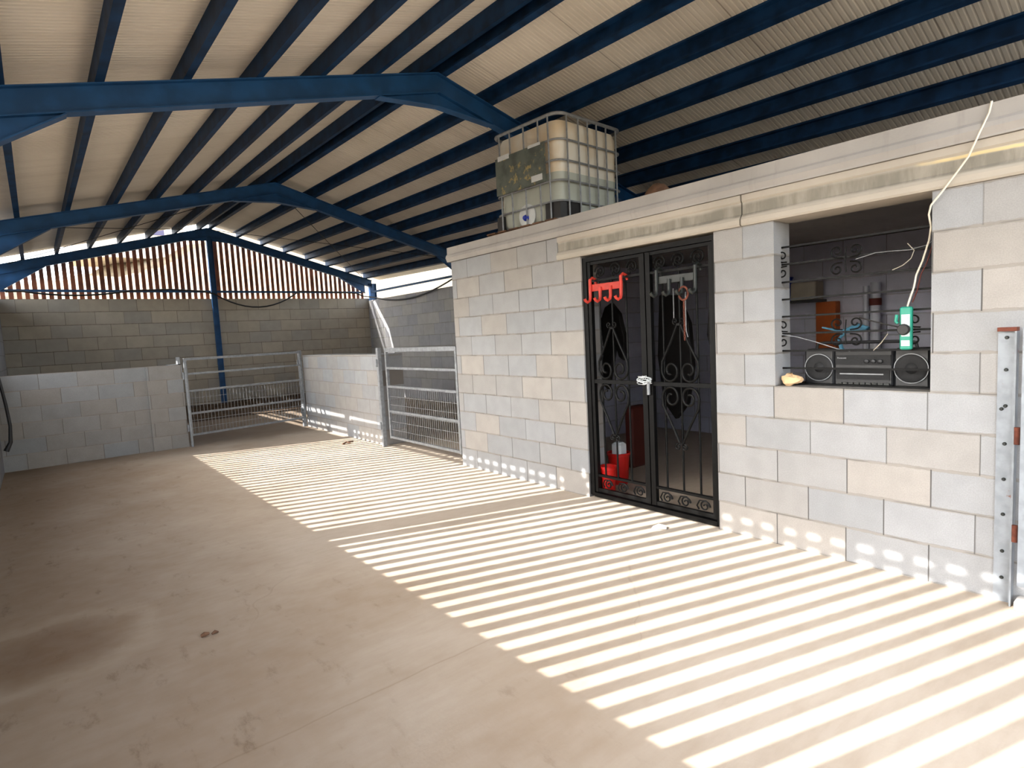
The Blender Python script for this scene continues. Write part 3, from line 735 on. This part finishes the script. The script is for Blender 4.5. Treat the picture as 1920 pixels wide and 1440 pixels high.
tag(MB().box(2.85, 3.05, 1.37, 1.63, 1.60, 1.79, bev=.008).build('storage_box', M['beige'], smooth=False), 'beige box on the back shelf next to the blue tub', 'box')
tag(MB().box(2.97, 3.09, 1.22, 1.42, .6, 1.57, bev=.006).build('orange_crate', M['orange'], smooth=False), 'tall orange board crate under the shelf behind the window', 'crate')
e = empty('drain_pipe', (3.0, .86, .3), 'white plastic pipe with a brown clamp inside the room', 'pipe')
MB().tube([(3.0, .86, .2), (3.0, .86, 1.73)], .044, 18).build('pipe', M['pvc'], e); MB().tube([(3.0, .86, 1.50), (3.0, .86, 1.57)], .054, 18).build('clamp', M['clamp'], e)
tag(MB().tube([(3.03, .955, .2), (3.03, .955, 1.70)], .028, 14).build('thin_pipe', M['pvc']), 'thinner white pipe standing left of the clamped pipe', 'pipe')
pts = [(1.2, .62, 1.33), (1.2, .52, 1.305), (1.2, .46, 1.30), (1.22, .38, 1.335), (1.2, .30, 1.31), (1.2, .33, 1.30), (1.2, .45, 1.29), (1.2, .50, 1.24), (1.2, .48, 1.16), (1.2, .42, 1.12), (1.2, .36, 1.13)]
tag(MB().tube(pts, [.006, .009, .012, .018, .015, .012, .010, .014, .016, .012, .008], 8).build('blue_strap', M['cyan']), 'light blue strap hanging behind the radio', 'strap')
# tack and tools hanging inside the door
def blob(name, prof, x, th, mat, lab, cat, group=None):
    b = MB(); b.prism(prof, x-th/2, x+th/2, lambda u, v, d: (d, u, v)); o = b.build(name, mat, bevel=.012)
    return tag(o, lab, cat, group)
blob('harness', [(2.62, 1.62), (2.54, 1.66), (2.44, 1.55), (2.38, 1.3), (2.40, 1.08), (2.46, 1.12), (2.50, 1.25), (2.55, 1.05), (2.62, .78), (2.70, .86), (2.66, 1.2), (2.68, 1.5)], 1.0, .06, M['leather'], 'black harness hanging inside behind the left door leaf', 'harness')
blob('saddle_cloth', [(2.32, 1.72), (2.10, 1.70), (1.98, 1.42), (1.95, 1.0), (2.02, .62), (2.16, .45), (2.30, .62), (2.36, 1.1)], 1.5, .07, M['leather'], 'black saddle cloth hanging inside behind the right door leaf', 'cloth')
blob('jacket', [(1.68, 1.66), (1.56, 1.72), (1.40, 1.66), (1.34, 1.3), (1.36, .95), (1.62, .92), (1.72, 1.3)], 1.4, .08, M['rubber'], 'dark jacket hanging inside at the right jamb of the door', 'jacket')
tag(MB().tube([(.8, 1.68, 1.72), (.8, 1.68, 1.45)], .006, 8).build('tool_handle', M['silver']), 'shorter thin silver rod hanging behind the right door leaf', 'rod', 'silver rods inside the door')
tag(MB().tube([(.8, 1.56, 1.68), (.8, 1.56, 1.36), (.8, 1.545, 1.30)], .006, 8).build('tool_handle', M['silver']), 'longer thin silver rod hanging behind the right door leaf', 'rod', 'silver rods inside the door')
tag(MB().box(1.0, 1.25, 2.34, 2.44, 0, .62, bev=.02).build('red_canister', M['clamp'], smooth=False), 'dull red canister standing behind the buckets', 'canister')

# ------------------------------------------------------------------ near post and gate at the right
e = empty('bolted_post', (-.03, -.70, 0), 'galvanised angle post bolted to the wall, rusted at its top', 'post')
MB().box(-.012, 0, -.735, -.668, 0, 1.30).build('wall_flange', M['galv_rusty'], e)
MB().box(-.055, 0, -.742, -.735, 0, 1.30).build('outer_flange', M['galv_rusty'], e)
MB().box(-.055, .0, -.742, -.672, 1.30, 1.318).build('rust_cap', M['rust'], e)
for z in (1.27, 1.12, .95, .935, .77, .60, .43, .25, .12): MB().lathe([(.008, 0), (.008, -.006), (.005, -.009)], (-.012, -.70+(.014 if z == .935 else 0), z), 12, 'X').build('bolt', M['rack'], e)
for z in (.82, .36): MB().tube([(-.062, -.752, z-.04), (-.062, -.752, z+.04)], .011, 10).build('hinge', M['rust'], e)
e = empty('side_gate', (-.06, -.83, 0), 'galvanised tube gate folded open beside the bolted post', 'gate')
MB().bar((-.09, -.795, .13), (-.09, -.795, 1.32), .045, .045, (0, 1, 0)).build('stile', M['galv_rusty'], e)
for z in (.15, .55, .95, 1.30): MB().bar((-.09, -.80, z), (-.10, -2.2, z), .035, .035).build('rail', M['galv_rusty'], e)
MB().bar((-.10, -2.2, .13), (-.10, -2.2, 1.32), .045, .045, (0, 1, 0)).build('stile', M['galv_rusty'], e)
tag(MB().box(-.10, .0, -.86, -.76, 0, .05, bev=.008).build('concrete_lump', M['slab'], smooth=False), 'lump of rough concrete at the foot of the bolted post', 'concrete')

# ------------------------------------------------------------------ water tank on the slab
def tank():
    A = Matrix.Translation((.225, 2.425, 0)) @ Matrix.Rotation(math.radians(3), 4, 'Z')
    W, D, z0, z1 = .935, .885, 2.405, 3.325
    e = empty('water_tank', (.69, 2.87, 2.345), 'caged white plastic water tank standing on the slab roof', 'water tank')
    def T(b): b.v = [tuple(A @ Vector(v)) for v in b.v]; return b
    def rrect(x0, x1, y0, y1, r, n=6):
        out = []
        for cx, cy, a0 in ((x1-r, y1-r, 0), (x0+r, y1-r, 90), (x0+r, y0+r, 180), (x1-r, y0+r, 270)):
            for i in range(n+1): a = math.radians(a0+90*i/n); out.append((cx+r*math.cos(a), cy+r*math.sin(a)))
        return out
    def stack(levels, closed=True):
        b = MB(); k = None
        for (ins, z) in levels:
            b.v += [(x, y, z) for x, y in rrect(.014+ins, W-.014-ins, .014+ins, D-.014-ins, .10)]
        k = len(rrect(0, 1, 0, 1, .1))
        for l in range(len(levels)-1):
            for i in range(k): j = (i+1) % k; b.f.append((l*k+i, l*k+j, (l+1)*k+j, (l+1)*k+i))
        b.f += [tuple(reversed(range(k))), tuple(range((len(levels)-1)*k, len(levels)*k))]; b.sm = True
        return b
    T(stack([(.05, z0+.02), (.02, z0+.06), (.015, z0+.2), (.022, z0+.3), (.015, z0+.43)])).build('bottle_base', M['bottle_low'], e)
    bo = T(stack([(.015, z0+.43), (.018, z0+.55), (.012, z0+.7), (.015, z1-.09), (.03, z1-.04), (.10, z1-.015)])).build('bottle', M['bottle'], e)
    T(MB().lathe([(.10, 0), (.10, .03), (.09, .035)], (W/2, D/2, z1-.016), 24)).build('lid', M['rubber'], bo)
    # black foot corners
    b = MB(); b.v = [(x, y, z) for z in (z0+.012, z0+.16) for x, y in [(.012, .2), (.012, .09), (.035, .035), (.09, .012), (.30, .012), (.30, .03), (.10, .03), (.055, .055), (.03, .10), (.03, .2)]]
    n = 10; b.f = [tuple(reversed(range(n))), tuple(range(n, 2*n))]+[(i, (i+1) % n, (i+1) % n+n, i+n) for i in range(n)]; T(b).build('corner_guard', M['rubber'], e)
    b = MB().box(.008, .03, D-.12, D-.02, z0+.012, z0+.15); T(b).build('corner_guard', M['rubber'], e)
    T(MB().lathe([(.03, 0), (.03, -.02), (.02, -.04)], (.015, .45, z0+.08), 18, 'X')).build('valve', M['bluebin'], e)
    T(MB().lathe([(.11, 0), (.11, -.012), (.09, -.018)], (.03, .45, z0+.10), 24, 'X')).build('valve_recess', M['white'], e)
    # cage
    def loop(z, r): 
        b = MB().tube([(x, y, z) for x, y in rrect(0, W, 0, D, .11)], r, 8, closed=True); T(b).build('cage_hoop', M['galv'], e)
    for z, r in ((z1, .016), (z0+.70, .009), (z0+.52, .009), (z0+.345, .009), (z0+.165, .009), (z0, .014)): loop(z, r)
    zz = [z0, z1]
    for x in (.115, .27, .40, .53, .67, .82): 
        T(MB().tube([(x, -.004, z0), (x, -.004, z1)], .008, 8)).build('cage_bar', M['galv'], e)
    for y in (.115, .24, .43, .62, .77): 
        T(MB().tube([(-.004, y, z0), (-.004, y, z1)], .008, 8)).build('cage_bar', M['galv'], e)
    lp = T(MB().box(-.022, -.014, .15, .82, z0+.35, z0+.70)).build('label_plate', M['plate'], e)
    T(MB().box(-.025, -.021, .19, .33, z0+.375, z0+.43)).build('white_label', M['white'], lp)
    T(MB().box(-.025, -.021, .20, .36, z0+.685, z0+.71)).build('white_label', M['white'], lp)
    T(MB().box(-.025, -.021, .62, .78, z0+.67, z0+.715)).build('white_label', M['white'], lp)
    p = empty('wooden_pallet', (.69, 2.87, 2.345), 'weathered wooden pallet under the caged water tank', 'pallet')
    for i in range(6): T(MB().box(-.12, W+.04, i*.16-.03, i*.16+.09, 2.378, 2.392)).build('deck_board', M['wood'], p)
    for x in (-.10, W/2-.05, W-.07): T(MB().box(x, x+.1, -.03, D+.02, 2.358, 2.378)).build('runner', M['wood'], p)
    T(MB().box(-.12, W+.04, -.03, .07, 2.346, 2.358)).build('base_board', M['wood'], p); T(MB().box(-.12, W+.04, D-.08, D+.02, 2.346, 2.358)).build('base_board', M['wood'], p)
tank()
b = MB(); n = 14; vs = []; rr = random.Random(2)
for i in range(9):
    ph = PI*i/8
    for j in range(n): a = 2*PI*j/n; q = 1+rr.uniform(-.05, .05); vs.append((.60+.115*math.sin(ph)*math.cos(a)*q, 1.66+.115*math.sin(ph)*math.sin(a)*q, 2.462-.115*math.cos(ph)*q))
b.add(vs, [(i*n+j, i*n+(j+1) % n, (i+1)*n+(j+1) % n, (i+1)*n+j) for i in range(8) for j in range(n)])
tag(b.build('round_stone', M['wood'], smooth=True), 'round brown stone lying on the slab right of the water tank', 'stone')

# ------------------------------------------------------------------ small things on the floor
b = MB().tube([(-3.0, 1.79, .008), (-2.985, 1.785, .014), (-2.965, 1.79, .01)], [.008, .012, .006], 6).tube([(-2.955, 1.775, .008), (-2.94, 1.78, .012), (-2.925, 1.775, .008)], [.005, .009, .003], 6)
tag(b.build('dung_crumb', M['wood']), 'small dark crumb of dirt lying on the open floor', 'crumb')
b = MB(); b.add([(-.30, 1.14, .004), (-.27, 1.09, .022), (-.25, 1.05, .006), (-.21, 1.08, .016), (-.24, 1.12, .028), (-.27, 1.15, .012)], [(0, 1, 4, 5), (1, 2, 3, 4), (0, 2, 1), (0, 5, 4, 3, 2)])
tag(b.build('paper_scrap', M['paper']), 'white paper scrap on the sunlit stripes before the door', 'paper')
b = MB().tube([(-.34, 6.30, .01), (-.28, 6.32, .02), (-.24, 6.28, .01)], .012, 6).tube([(-.22, 6.40, .01), (-.16, 6.36, .012)], .008, 6)
tag(b.build('twig', M['wood']), 'small twig on the sunlit floor before the low pale wall', 'twig')
